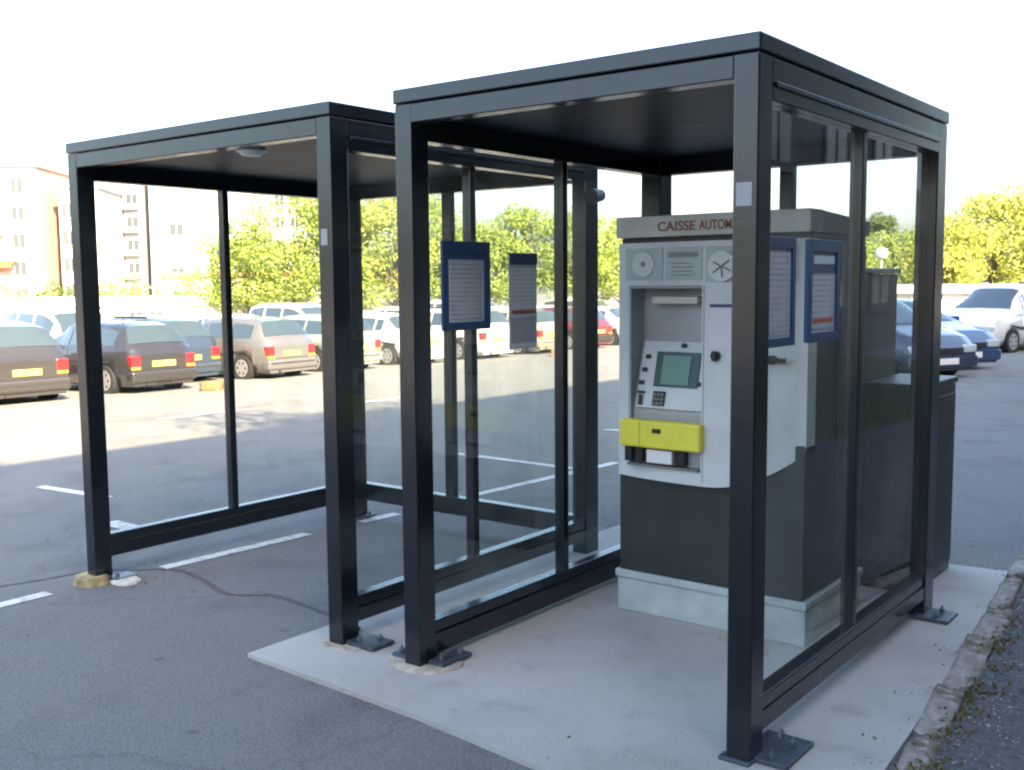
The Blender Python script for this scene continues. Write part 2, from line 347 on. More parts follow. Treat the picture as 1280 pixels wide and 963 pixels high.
# ------------------------------------------------------------ shelters
H = 2.4
def shelter(x0, w, d, muls, label, rails, ground, inner_rail):
    t = empty('glass_shelter', (x0, 0, 0), label, 'shelter', 'ticket machine shelters in the car park')
    pw, pd = .088, .105
    # roof
    bx('roof_cap', FRAME, t, -.006, w+.006, -.006, d+.006, 2.342, H, .006)
    bx('ceiling_panel', ROOFIN, t, pw, w-pw, pw, d-pw, 2.29, 2.335, .002)
    bx('header_beam', FRAME, t, pw, w-pw, 0, .075, 2.262, 2.337, .004)
    bx('header_beam', FRAME, t, pw, w-pw, d-.08, d, 2.20, 2.337, .004)
    bx('header_beam', FRAME, t, 0, pw-.01, pd, d-.13, 2.20, 2.337, .004)
    bx('header_beam', FRAME, t, w-pw+.01, w, pd, d-.13, 2.20, 2.337, .004)
    bx('cover_strip', FRAME, t, w, w+.008, .12, d-.14, 2.245, 2.262, .002)
    # posts
    zz = [ground(-1, 0), ground(1, 0), ground(-1, 1), ground(1, 1)]
    for k, (ax, ay) in enumerate(((0, 0), (w-pw, 0), (0, d-.135), (w-pw-.01, d-.135))):
        ww = pw if k < 2 else .1; dd = pd if k < 2 else .135
        if k == 2: ww = .12
        bx('post', FRAME, t, ax, ax+ww if k < 3 else w, ay, ay+dd, zz[k], 2.340, .005)
    # mullions
    ml, mr_, mb = muls
    gx = .042
    bx('mullion', FRAME, t, .018, .073, ml, ml+.045, rails[0]+.1, 2.21, .004)
    bx('mullion', FRAME, t, w-.073, w-.018, mr_, mr_+.045, rails[1]+.1, 2.21, .004)
    bx('mullion', FRAME, t, mb, mb+.075, d-.07, d-.02, .19, 2.21, .004)
    # bottom rails
    for k, (xa, xb) in enumerate(((.006, .076), (w-.076, w-.004))):
        r0 = rails[k]; r1 = rails[2+k]
        bx('bottom_rail', FRAME, t, xa, xb, pd, d-.135, r0, r1-.055, .003)
        bx('bottom_rail', FRAME, t, xa+.004, xb-.004, pd, d-.135, r1-.052, r1, .006)
    bx('bottom_rail', FRAME, t, .12, w-.1, d-.078, d-.008, .085, .205, .004)
    # glass
    zt = 2.20
    for k, xg in ((0, gx), (1, w-gx)):
        m0 = (ml, mr_)[k]; r1 = rails[2+k]
        bx('glass_pane', GLASS, t, xg-.004, xg+.004, pd, m0, r1, zt, 0)
        bx('glass_pane', GLASS, t, xg-.004, xg+.004, m0+.045, d-.135, r1, zt, 0)
    bx('glass_pane', GLASS, t, .12, mb, d-.049, d-.041, .205, zt, 0)
    bx('glass_pane', GLASS, t, mb+.075, w-.1, d-.049, d-.041, .205, zt, 0)
    return t
def foot(t, x0, x1, y0, y1, z, bolts, pad_=None, zp=0):
    p = bx('base_plate', PLATE, t, x0, x1, y0, y1, z, z+.016, .003)
    for (a, b) in bolts:
        MB().cyl((a, b, z+.016), (a, b, z+.034), .013, n=6, m=STEEL, sm=False).cyl((a, b, z+.034), (a, b, z+.046), .006, n=8, m=STEEL).build('bolt', STEEL, p)
def mortar(t, cx, cy, rx, ry, z0, h, seed=0, m=MORTAR):
    b = MB(); N = 22; rr = random.Random(seed); ring = []
    f = [rr.uniform(.93, 1.06) for _ in range(N)]
    vs = []
    for q, zf in ((1, 0), (.93, .75), (.8, 1)):
        for k in range(N):
            a = 2*math.pi*k/N; vs.append((cx+rx*q*f[k]*math.cos(a), cy+ry*q*f[k]*math.sin(a), z0+h*zf))
    fs = [(q*N+k, q*N+(k+1) % N, (q+1)*N+(k+1) % N, (q+1)*N+k) for q in range(2) for k in range(N)]+[list(range(2*N, 3*N))]
    b.add(vs, fs, m, True).build('mortar_bed', m, t)
wA, dA = 1.583, 2.085
A = shelter(0, wA, dA, (1.085, 1.01, .78), 'nearer dark glass shelter that covers the grey and yellow ticket machine', (.03, .085, .175, .205), lambda a, b: .0, 0)
foot(A, -.105, .0, .03, .20, .008, [(-.075, .06), (-.075, .17)]); foot(A, .088, .175, .05, .24, .008, [(.13, .09), (.135, .2)])
mortar(A, .045, .085, .19, .15, -.01, .02, 3)
foot(A, wA-.06, wA+.115, .035, .275, .002, [(wA+.05, .07), (wA+.07, .2), (wA+.01, .24)]); 
bx('base_plate', PLATE, A, wA-.11, wA+.002, -.015, .034, .001, .014, .003)
foot(A, wA-.05, wA+.125, dA-.20, dA-.02, .002, [(wA+.06, dA-.16), (wA+.06, dA-.06)])
foot(A, -.02, .16, dA-.15, dA+.03, .002, [(.14, dA)])
wB, dB, xB = 2.099, 2.11, -.384-2.099
B = shelter(xB, wB, dB, (.97, .955, .93), 'farther dark glass shelter on the left standing empty', (.075, .085, .205, .205), lambda a, b: (-.05 if a < 0 else .0) if b == 0 else -.05, 0)
foot(B, wB, wB+.17, .02, .16, .004, [(wB+.05, .06), (wB+.12, .12)])
foot(B, wB-.13, wB-.088, .05, .2, .004, [(wB-.11, .1)])
mortar(B, wB-.02, .04, .15, .11, -.01, .014, 5)
foot(B, .085, .19, .06, .20, -.045, [(.14, .1)])
mortar(B, .04, .0, .115, .10, -.07, .055, 8, mat('mossy_mortar', (.30, .25, .13), .95, 0, (14, .5), .8, 25))
mortar(B, .19, .12, .10, .08, -.07, .035, 9, mat('pale_mortar', (.5, .49, .45), .9, 0, (14, .3), .6, 25))
foot(B, wB-.16, wB+.04, dB-.16, dB+.03, -.03, [(wB-.14, dB)])
foot(B, -.03, .17, dB-.16, dB+.03, -.05, [(.14, dB)])
bx('sticker', mat('sticker_grey', (.30, .31, .33), .5), A, wA-.075, wA-.02, -.0015, 0, 1.86, 1.935, 0)
bx('sticker', MC['sticker_grey'], B, wB-.07, wB-.03, -.0015, 0, 1.79, 1.86, 0)
# small ceiling light of the left shelter, sky reflection put into its white
cl = MB().cyl((1.40, .14, 2.29), (1.40, .14, 2.255), .06, .075, 16, WHITE).cyl((1.40, .14, 2.255), (1.40, .14, 2.235), .065, .045, 16, WHITE)
cl.build('ceiling_light', WHITE, B)
for o_ in (A, B): pass

# small lamp fixed on the back post of the left shelter
lm = empty('floodlight', (-.384, dB-.10, 2.05), 'small dark floodlight fixed high on the back post of the left shelter', 'lamp')
bx('bracket', FRAME, lm, .0, .035, -.02, .02, .03, .10, .003)
MB().cyl((.045, -.04, .06), (.05, .05, .07), .045, .035, 14, PLATE).cyl((.04, -.045, .06), (.04, -.04, .06), .045, n=14, m=BLACK).build('lamp_head', PLATE, lm)

# notices on the glass
def notice(x, y0, y1, z0, z1, label, side, fw=.03, header=0, redline=False, framed=True, sheet=PRINT):
    t = empty('notice', (x, (y0+y1)/2, z0), label, 'notice', 'printed notices stuck to the shelter glass')
    w = (y1-y0)/2; h = z1-z0; s = side; th = .014
    if framed:
        bx('frame', BLUE, t, 0, s*th, -w, -w+fw, 0, h, .002); bx('frame', BLUE, t, 0, s*th, w-fw, w, 0, h, .002)
        bx('frame', BLUE, t, 0, s*th, -w+fw, w-fw, 0, fw, .002); bx('frame', BLUE, t, 0, s*th, -w+fw, w-fw, h-fw*1.3, h, .002)
        a, b, c, d_ = -w+fw, w-fw, fw, h-fw*1.3
        if sheet is PRINT: bx('white_border', mat('notice_border', (.55, .63, .72), .4), t, .001, s*.006, a, b, c, d_, 0); m_ = .018
        else: m_ = 0
        bx('back_board', BLUE, t, -.004*s, 0, -w+.004, w-.004, .004, h-.004, 0)
        bx('sheet', sheet, t, s*.003, s*.008, a+m_, b-m_, c+m_*.5, d_-m_*.5, 0)
    else:
        a, b, c, d_ = -w, w, 0, h; bx('sheet', sheet, t, 0, s*.002, a, b, c, d_, 0)
    if header: bx('header_strip', BLUE, t, s*.002, s*.0095, a+.003, b-.003, d_-header, d_-.002, 0)
    if redline: bx('red_strip', RED, t, s*.004, s*.0095, a+.02, b-.02, c+redline, c+redline+.016, 0)
    return t
gA = wA-.042
notice(gA+.005, .112, .375, 1.395, 1.768, 'blue framed notice on right glass directly behind the front post', 1)
n2 = notice(gA+.005, .49, .80, 1.395, 1.768, 'blue framed notice with red line near its bottom on the right glass', 1, .035, .075, .035)
bx('title_strip', mat('notice_border', (.55, .63, .72), .4), n2, .004, .011, -.10, .10, .285, .315, 0)
notice(.042+.005, .215, .535, 1.415, 1.80, 'blue framed notice on left glass wall of the nearer shelter', 1, .036, .03)
n4 = notice(.042+.005, .685, .90, 1.31, 1.757, 'unframed grey paper notice with dark blue top on the left glass wall', 1, framed=False, header=.055, redline=.165, sheet=PRINT2)
bx('lower_block', mat('notice_lower', (.42, .45, .50), .5), n4, .0025, .004, -.095, .095, .03, .145, 0)

# ------------------------------------------------------------ ticket machine
TM = empty('ticket_machine', (.33, 1.2, 0), 'grey ticket machine with yellow coin tray and beige header inside the nearer shelter', 'ticket machine')
# local: x 0..0.945, y 0 (front)..0.7
WX = .945; DY = .70
def xc(x): return x-.33
bx('plinth', M_PLINTH, TM, -.012, WX+.012, .0, DY+.01, 0, .165, .006)
bx('plinth_lip', M_PLINTH, TM, -.02, WX+.02, -.012, DY+.02, .168, .205, .006)
bx('lower_cabinet', M_DARK, TM, 0, WX, .0, .30, .206, .90, .006)
bx('body', M_SIDE, TM, .004, WX-.002, .303, DY, .206, 1.80, .006)
bx('upper_cabinet', M_SIDE, TM, .004, WX-.004, .09, .301, .903, 1.80, .004)
bx('side_door', M_SIDE, TM, WX-.002, WX+.010, .36, DY-.02, .24, 1.78, .004)
bx('gap_strip', BLACK, TM, .0, WX, .02, DY-.02, 1.802, 1.824, 0)
hd = MB().box(-.012, WX+.012, -.02, .13, 1.826, 1.925, M_HEAD, .006).build('header', M_HEAD, TM)
hr = MB(); x0, x1 = -.008, WX+.008
hr.add([(x0, .132, 1.826), (x1, .132, 1.826), (x1, DY+.02, 1.826), (x0, DY+.02, 1.826), (x0, .132, 1.922), (x1, .132, 1.922), (x1, DY+.02, 1.895), (x0, DY+.02, 1.895)],
       [(0, 3, 2, 1), (4, 5, 6, 7), (0, 1, 5, 4), (1, 2, 6, 5), (2, 3, 7, 6), (3, 0, 4, 7)], M_SIDE).build('top_cover', M_SIDE, TM)
text('lettering', 'CAISSE', BROWN, hd, (.215, -.0215, 1.853), .06, (R(90), 0, 0), .0008, .195, .0012)
text('lettering', 'AUTOMATIQUE', BROWN, hd, (.432, -.0215, 1.853), .06, (R(90), 0, 0), .0008, .325, .0012)
# curved front
def bulge(x):
    u = (x-WX*.46)/(WX*.5); return -.075*(1-min(1, abs(u))**2.2)+.004
def zbot(x):
    u = max(0, (x-.50)/.45); return .682+.19*u*u+.0*x
RX0, RX1, RZ0, RZ1 = .085, .475, .745, 1.60
def front_sheet(xa, xb, za, zb, off=0, th=.0, n=20, m=M_WHITE, mb=None):
    """curved sheet following the front, with thickness th back"""
    b = mb or MB(); vs = []; fs = []
    for i in range(n+1):
        x = xa+(xb-xa)*i/n; z0_ = za(x) if callable(za) else za; z1_ = zb(x) if callable(zb) else zb
        yv = bulge(x)-off
        vs += [(x, yv, z0_), (x, yv, z1_), (x, yv+th, z1_), (x, yv+th, z0_)]
    for i in range(n):
        for k in range(4): fs.append((4*i+k, 4*i+(k+1) % 4, 4*i+4+(k+1) % 4, 4*i+4+k)[::-1])
    fs += [(0, 1, 2, 3), (4*n+3, 4*n+2, 4*n+1, 4*n)]
    b.add(vs, fs, m); return b
fr = MB()
front_sheet(0, RX0, zbot, 1.80, 0, .10, 3, mb=fr); front_sheet(RX1, WX, zbot, 1.80, 0, .10, 14, mb=fr)
front_sheet(RX0, RX1, zbot, RZ0, 0, .10, 10, mb=fr); front_sheet(RX0, RX1, RZ1, 1.80, 0, .10, 10, mb=fr)
fr.build('front_cover', M_WHITE, TM)
# recess: back panel inclined + side cheeks
rc = MB(); cx0, cx1 = RX0+.001, RX1-.001
def yb(z):   # depth of recess back
    if z > 1.36: return .065
    if z < 1.00: return -.035
    return -.035+.10*(z-1.00)/.36
zz = [RZ0, 1.0, 1.06, 1.36, RZ1]
rc.add([(x, yb(z), z) for z in zz for x in (cx0, cx1)], [(2*i, 2*i+1, 2*i+3, 2*i+2) for i in range(4)], M_REC)
rc.build('recess_panel', M_REC, TM)
ck = MB().box(RX0, RX0+.012, -.06, .07, RZ0, RZ1, M_REC).box(RX0+.012, RX1-.002, -.055, .068, RZ1-.012, RZ1-.001, M_REC)
ck.build('recess_cheek', M_REC, TM)
# hood at the recess top; the slot's lit look is put into its beige
bx('slot_hood', mat('slot_lit_beige', (.62, .56, .46), .45), TM, .175, .415, .0, .062, 1.515, 1.548, .004)
# key panel carrying the display, follows the incline
sl = math.atan2(.10, .36)
ip = empty.__call__ if False else None
def on_slope(name, m, xa, xb, za, zb, lift, th=.012, parent=TM, bev=.002):
    o = MB().box(xa, xb, -th, 0, 0, zb-za, m, bev).build(name, m, parent)
    o.location = (0, yb(za)-lift, za); o.rotation_euler = (-sl, 0, 0); return o
bx_ = on_slope('key_panel', M_WHITE, RX0+.03, RX1-.012, 1.02, 1.345, .003, .014)
on_slope('display_bezel', LCDF, .200, .428, 1.125, 1.292, .018, .012)
on_slope('display', LCD, .238, .385, 1.138, 1.278, .031, .004)
for k, (x, z) in enumerate([(.150, 1.262), (.140, 1.200), (.132, 1.140), (.452, 1.262), (.454, 1.204), (.446, 1.145), (.333, 1.318)]):
    on_slope('button', BLACK, x-.013, x+.013, z-.010, z+.010, .018, .010)
on_slope('keypad', BLACK, .205, .268, 1.035, 1.105, .018, .010)
for i in range(3):
    for j in range(3): on_slope('key', mat('key_grey', (.22, .20, .16), .5), .211+.019*i, .224+.019*i, 1.041+.021*j, 1.054+.021*j, .028, .003, bev=0)
on_slope('coin_slot', BLACK, .128, .150, 1.035, 1.085, .018, .010)
on_slope('coin_slot_cap', BLACK, .120, .158, 1.088, 1.10, .018, .014)
# yellow tray
yt = MB(); 
yt.box(.065, .492, -.115, -.045, .842, .972, YELLOW, .012)
yt = yt.build('coin_tray', YELLOW, TM)
bx('tray_divider', mat('tray_dark_yellow', (.5, .42, .03), .4), yt, .175, .179, -.1165, -.11, .85, .965, 0)  # divider strip in a darker yellow than the tray
bx('return_hole', BLACK, yt, .245, .292, -.117, -.11, .915, .937, .002)
for (a, b_) in ((.072, .112), (.135, .17), (.345, .395)):
    bx('outlet', BLACK, TM, a, b_, -.075, -.036, .765, .835, .003)
bx('outlet_ledge', mat('ledge_grey', (.16, .16, .16), .5), TM, .09, .47, -.085, -.036, .748, .758, .002)
bx('ticket_flap', WHITE, TM, .20, .335, -.088, -.037, .77, .832, .003)
# panels on the head of the machine
ft = MB()
front_sheet(.045, .27, 1.625, 1.775, .004, .003, 8, M_PANEL, ft); ft.build('pictogram_panel', M_PANEL, TM)
ft = front_sheet(.285, .475, 1.625, 1.775, .004, .003, 8, M_PANEL); ft.build('pictogram_panel', M_PANEL, TM)
ft = front_sheet(.492, .90, 1.615, 1.775, .004, .003, 12, M_PANEL); ft.build('pictogram_panel', M_PANEL, TM)
def disc(x, z, r, m, name='pictogram', lift=.017):
    y_ = bulge(x)-lift; MB().cyl((x, y_+.013, z), (x, y_, z), r, n=28, m=m, sm=False).build(name, m, TM)
DISC = mat('pictogram_pale', (.62, .64, .60), .4); INK = mat('ink_grey', (.22, .24, .24), .5)
disc(.165, 1.70, .058, DISC); disc(.165, 1.70, .012, INK, 'pictogram_mark', .019)
disc(.575, 1.685, .068, DISC)
for k in range(3):
    a = R(25+60*k); y_ = bulge(.575)-.019
    MB().cyl((.575-.045*math.cos(a)*(k != 1), y_, 1.685+.045*math.sin(a)*(k != 1)), (.575+.05*math.cos(a), y_, 1.685-.05*math.sin(a)), .004, n=6, m=INK).build('pictogram_mark', INK, TM)
y_ = bulge(.38)-.005
MB().box(.305, .455, y_-.001, y_, 1.728, 1.752, INK).build('caption_strip', INK, TM)
for k in range(4): MB().box(.325, .435-.01*(k % 2), y_-.001, y_, 1.645+.018*k, 1.650+.018*k, INK).build('print_line', INK, TM)
# sticker and lock in the right column
y_ = bulge(.57)-.002
ft = front_sheet(.515, .635, 1.32, 1.50, .003, .003, 5, mat('price_sheet', (.68, .66, .68), .5)); ft.build('price_sheet', MC['price_sheet'], TM)
ft = front_sheet(.515, .635, 1.503, 1.517, .004, .004, 5, BLUE); ft.build('price_sheet_top', BLUE, TM)
ft = front_sheet(.482, .487, .70, 1.60, .002, .003, 1, M_REC); ft.build('door_seam', M_REC, TM)
lk = MB().cyl((.548, bulge(.548)+.01, 1.285), (.548, bulge(.548)-.02, 1.285), .021, n=16, m=BLACK).box(.536, .560, bulge(.548)-.03, bulge(.548)-.02, 1.262, 1.308, BLACK, .003)
lk.build('door_lock', BLACK, TM)
MB().cyl((.80, bulge(.8)+.01, 1.275), (.80, bulge(.8)-.03, 1.275), .02, n=16, m=BLACK).box(.80, .87, bulge(.8)-.035, bulge(.8)-.02, 1.262, 1.284, BLACK, .004).build('door_handle', BLACK, TM)
MB().cyl((.918, .10, 1.71), (.962, .10, 1.71), .020, n=14, m=mat('lamp_pinkish', (.5, .3, .24), .3)).build('side_lamp', MC['lamp_pinkish'], TM)

# cabinets behind the shelter
CAB = mat('cabinet_dark_grey', (.03, .038, .036), .45, 0, (5, .3), .05)
tc_ = empty('utility_cabinet', (.72, 2.32, 0), 'tall dark green grey cabinet standing behind the nearer shelter', 'cabinet')
bx('body', CAB, tc_, 0, .40, 0, .56, 0, 1.65, .006); bx('lid', mat('cabinet_lid_highlight', (.16, .20, .21), .35), tc_, -.015, .415, -.015, .575, 1.652, 1.68, .005)  # lid paler and bluer: the top-edge highlight is put into its colour
bx('door', CAB, tc_, .02, .38, -.010, -.001, .06, 1.60, .003); bx('handle', BLACK, tc_, .33, .345, -.025, -.011, .8, .95, .002)
lc = empty('utility_cabinet', (1.14, 2.32, 0), 'low dark cabinet behind the nearer shelter beside the tall one', 'cabinet')
bx('body', CAB, lc, 0, .30, 0, .60, .05, 1.05, .006); bx('lid', CAB, lc, -.01, .31, -.01, .61, 1.053, 1.085, .005)
bx('plinth', PLATE, lc, .005, .295, .005, .595, 0, .048, .002); bx('door', CAB, lc, .301, .309, .03, .57, .1, 1.0, .003)

# ------------------------------------------------------------ cars
TYRE = mat('tyre', (.015, .015, .016), .8); RIM = mat('rim', (.45, .46, .48), .35, .7)
CGLASS = mat('car_glass', (.03, .045, .05), .05, 0, None, 0, 1, .9, 1)
TRIM = mat('car_trim', (.018, .018, .02), .6); TAIL = mat('tail_light', (.2, .012, .015), .15, 0, None, 0, 1, .8, .6); AMBER = mat('amber_light', (.55, .2, .03), .2)
HEADL = mat('head_light', (.6, .63, .65), .08, .3, None, 0, 1, .9, 1); YPLATE = mat('plate_yellow', (.50, .43, .09), .45); WPLATE = mat('plate_white', (.7, .7, .68), .45)
INTER = mat('car_underside', (.01, .01, .01), .9)
def paint(name, c): return mat('car_paint_'+name, c, .25, .25, None, 0, 1, .5, 1)
TYPES = {
 'hatch': dict(L=3.85, w=1.66, top=[(-1.92, .80), (-1.88, .93), (-1.80, .98), (-1.50, 1.36), (-1.1, 1.42), (-.2, 1.44), (.35, 1.40), (1.08, .97), (1.70, .80), (1.88, .66), (1.925, .60)],
               belt=[(-1.92, .76), (-1.7, .93), (0, .90), (1.05, .86), (1.7, .72), (1.92, .56)], rw=(-1.76, -1.50), ws=(.42, 1.03), sw=[(-1.38, -.72), (-.64, .12), (.18, .72)], wb=(-1.15, 1.20)),
 'saloon': dict(L=4.4, w=1.72, top=[(-2.19, .80), (-2.14, .95), (-1.62, .99), (-1.05, 1.36), (-.6, 1.42), (.2, 1.41), (.45, 1.36), (1.15, .97), (1.95, .82), (2.15, .68), (2.2, .60)],
               belt=[(-2.19, .78), (-2.0, .93), (0, .92), (1.1, .88), (1.95, .74), (2.2, .56)], rw=(-1.55, -1.08), ws=(.50, 1.10), sw=[(-1.05, -.78), (-.72, .02), (.08, .78)], wb=(-1.3, 1.30)),
 'estate': dict(L=4.4, w=1.74, top=[(-2.19, .82), (-2.15, .97), (-2.08, 1.02), (-1.82, 1.42), (-1.3, 1.50), (.0, 1.50), (.35, 1.46), (1.15, 1.02), (1.95, .86), (2.15, .70), (2.2, .62)],
               belt=[(-2.19, .80), (-2.0, .98), (0, .95), (1.1, .91), (1.95, .77), (2.2, .58)], rw=(-2.04, -1.82), ws=(.42, 1.10), sw=[(-1.78, -1.12), (-1.04, -.30), (-.22, .62)], wb=(-1.35, 1.30)),
 'mpv': dict(L=4.3, w=1.80, top=[(-2.14, .85), (-2.10, 1.02), (-2.02, 1.06), (-1.85, 1.62), (-1.3, 1.72), (.1, 1.71), (.5, 1.64), (1.3, 1.08), (1.9, .93), (2.1, .78), (2.15, .66)],
               belt=[(-2.14, .84), (-2.0, 1.05), (0, 1.0), (1.2, .96), (1.9, .83), (2.15, .62)], rw=(-1.99, -1.84), ws=(.58, 1.26), sw=[(-1.78, -1.05), (-.96, -.18), (-.10, .78)], wb=(-1.3, 1.32)),
}
def interp(tab, x):
    if x <= tab[0][0]: return tab[0][1]
    for (a, b), (c, d_) in zip(tab, tab[1:]):
        if x <= c: return b+(d_-b)*(x-a)/(c-a)
    return tab[-1][1]
def car(loc, head, kind, pname, pcol, label, group=None, detail=True, plate=YPLATE):
    T = TYPES[kind]; L_ = T['L']; hw = T['w']/2; WR = .30; pm_ = paint(pname, pcol)
    t = empty('parked_car', loc, label, 'car', group, head)
    def sec(x):
        e = 1-.13*abs(2*x/L_)**5; w = hw*e; zt_ = interp(T['top'], x); zb_ = min(interp(T['belt'], x), zt_-.02)
        zs = .20
        for q in T['wb']:
            dd = (WR+.05)**2-(x-q)**2
            if dd > 0: zs = max(zs, .30+math.sqrt(dd)*.98)
        gh = max(0, min(1, (zt_-zb_-.1)/.3)); rw_ = w*(.93*(1-gh)+.70*gh)
        zm = max(zs+.03, .50)
        return [(0, .2 if zs < .25 else .2), (w*.55, .2), (w*.92 if zs < .25 else w*.97, zs), (w*1.0, zm), (w*.985, max(zm+.02, zb_-.13)), (w*.94, zb_ if gh > 0 else zt_-.035), (rw_, zt_-.045*(.4+gh)), (rw_*.7, zt_-.008), (0, zt_)]
    def surf(x, v):
        s_ = sec(x); i_ = min(len(s_)-2, int(v)); f_ = v-i_; a, b = s_[i_], s_[i_+1]
        return Vector((x, a[0]+(b[0]-a[0])*f_, a[1]+(b[1]-a[1])*f_))
    st = sorted(set([round(-L_/2+i*L_/36, 3) for i in range(37)]+[round(q+d_, 3) for q in T['wb'] for d_ in (-.349, -.33, -.28, .28, .33, .349)]+[round(a, 3) for a, _ in T['top']]))
    st = [x for x in st if -L_/2 <= x <= L_/2]
    b = MB(); K = 9; vs = []
    for x in st:
        s_ = sec(x); full = [(y_, z) for y_, z in s_]+[(-y_, z) for y_, z in s_[-2:0:-1]]
        vs += [(x, y_, z) for y_, z in full]
    N = 2*K-2; fs = []; NS = len(st)
    for i in range(NS-1):
        for k in range(N): fs.append((i*N+k, (i+1)*N+k, (i+1)*N+(k+1) % N, i*N+(k+1) % N)[::-1])
    b.add(vs, fs, pm_, True); b.add(vs[:N], [list(range(N))], pm_, False); b.add(vs[-N:], [list(range(N))[::-1]], pm_, False)
    body = b.build('body', pm_, t)
    def patch(name, xa, xb, va, vb, side, m, nu=4, nv=3, off=.006, parent=t, tap=0):
        q = MB(); P_ = []
        for i in range(nu+1):
            for j in range(nv+1):
                v = va+(vb-va)*j/nv; x = xa+(xb-xa)*i/nu
                if tap: x += tap*(j/nv)*(1 if i == nu else (0 if i == 0 else i/nu))
                p = surf(x, v); e = 1e-3
                du = surf(x+e, v)-surf(x-e, v); dv = surf(x, min(v+.01, 7.99))-surf(x, v-.01); nn = du.cross(dv)
                if nn.length > 0: nn.normalize()
                if nn.y < 0 and va < 6 or (va >= 6 and nn.z < 0): nn = -nn
                p = p+nn*off; P_.append((p.x, p.y*side, p.z))
        q.add(P_, [(i*(nv+1)+j, (i+1)*(nv+1)+j, (i+1)*(nv+1)+j+1, i*(nv+1)+j+1)[::side] for i in range(nu) for j in range(nv)], m, True)
        return q.build(name, m, parent)
    def top_glass(name, xa, xb, m):
        q = MB(); P_ = []; nu = 4; vv = [6.15, 6.6, 7.0, 7.5, 8.0]
        cols = [(v, 1) for v in vv]+[(v, -1) for v in vv[-2::-1]]
        for i in range(nu+1):
            x = xa+(xb-xa)*i/nu; du = surf(x+.001, 7.9)-surf(x-.001, 7.9); nn = Vector((-du.z, 0, du.x)).normalized()
            for v, sd_ in cols:
                p = surf(x, min(v, 7.999))+nn*.008; P_.append((p.x, p.y*sd_, p.z))
        n_ = len(cols)
        q.add(P_, [(i*n_+j, (i+1)*n_+j, (i+1)*n_+j+1, i*n_+j+1) for i in range(nu) for j in range(n_-1)], m, True); q.build(name, m, t)
    top_glass('rear_window', *T['rw'], CGLASS); top_glass('windscreen', *T['ws'], CGLASS)
    for sd_ in (1, -1):
        for k, (a, c) in enumerate(T['sw']):
            patch('side_window', a, c, 5.12, 5.86, sd_, CGLASS)
        patch('side_trim', -L_/2+.6, L_/2-.7, 3.2, 3.45, sd_, TRIM, 6, 1, .008) if detail else None
        if detail:
            for q in (T['sw'][1][0]-.04, T['sw'][-1][0]-.03, T['sw'][-1][1]+.16): patch('door_seam', q, q+.018, 2.3, 4.98, sd_, TRIM, 1, 5, .004)
        # lights
        zt_ = interp(T['belt'], -L_/2)
        bx('tail_light', TAIL, t, -L_/2-.012, -L_/2+.14, sd_*(hw*.62), sd_*(hw*.885), zt_-.17, zt_+.04, .02)
        if detail: bx('reverse_light', AMBER, t, -L_/2-.016, -L_/2+.05, sd_*(hw*.63), sd_*(hw*.87), zt_-.235, zt_-.175, .01)
        zh = interp(T['belt'], L_/2)
        bx('headlight', HEADL, t, L_/2-.20, L_/2+.012, sd_*(hw*.50), sd_*(hw*.885), zh-.06, zh+.085, .03)
        bx('door_mirror', pm_, t, T['ws'][1]-.32, T['ws'][1]-.18, sd_*hw*.96, sd_*(hw+.16), .93, 1.06, .03)
        for q in T['wb']:
            y0, y1 = sd_*(hw-.20), sd_*(hw-.012)
            wh = MB().cyl((q, y0, WR), (q, y1, WR), WR, n=24, m=TYRE)
            wh = wh.build('wheel', TYRE, t)
            rm = MB().cyl((q, y1, WR), (q, y1+sd_*.006, WR), WR*.66, n=20, m=RIM, sm=False)
            rm.build('rim', RIM, wh)
            if detail:
                hb = MB()
                for k in range(6):
                    a = k*math.pi/3; ca, sa = math.cos(a), math.sin(a)
                    hb.cyl((q+ca*.13, y1+sd_*.004, WR+sa*.13), (q+ca*.13, y1+sd_*.009, WR+sa*.13), .03, n=8, m=TRIM, sm=False)
                hb.build('rim_hole', TRIM, wh)
    MB().box(T['wb'][0]-.34, T['wb'][1]+.34, -hw+.18, hw-.18, .16, .62, INTER).build('underbody', INTER, t)
    zt_ = interp(T['belt'], -L_/2)
    bc = TRIM if kind in ('hatch',) and detail and pname in ('bordeaux', 'white') else pm_
    bx('rear_bumper', bc, t, -L_/2-.055, -L_/2+.18, -hw*.90, hw*.90, .27, .50, .045)
    bx('front_bumper', bc, t, L_/2-.18, L_/2+.05, -hw*.90, hw*.90, .24, .46, .045)
    bx('grille', TRIM, t, L_/2-.05, L_/2+.012, -hw*.42, hw*.42, .49, .59, .01)
    pz = .56 if kind != 'saloon' else .60
    bx('number_plate', plate, t, -L_/2-.020, -L_/2+.01, -.26, .26, pz+.01, pz+.12, .003)
    bx('number_plate', WPLATE, t, L_/2+.0505, L_/2+.056, -.26, .26, .31, .42, .002)
    if detail:
        bx('tailgate_seam', TRIM, t, -L_/2-.004, -L_/2+.0, -hw*.6, hw*.6, .52, .532, 0)
        bx('bumper_strip', TRIM, t, -L_/2-.062, -L_/2-.05, -hw*.80, hw*.80, .40, .43, .004)
        bx('roof_rail' if kind in ('estate', 'mpv') else 'aerial', TRIM, t, -1.2, -1.19 if kind not in ('estate', 'mpv') else .2, .38, .40 if kind not in ('estate', 'mpv') else .42, interp(T['top'], -1.2)-.01, interp(T['top'], -.8)+(.03 if kind in ('estate', 'mpv') else .2), .002)
        MB().cyl((-L_/2+.3, .4, .23), (-L_/2-.05, .4, .23), .025, n=8, m=TRIM).build('exhaust', TRIM, t)
    return t
PI = math.pi
G1 = 'cars parked tail out along the far side of the lane'
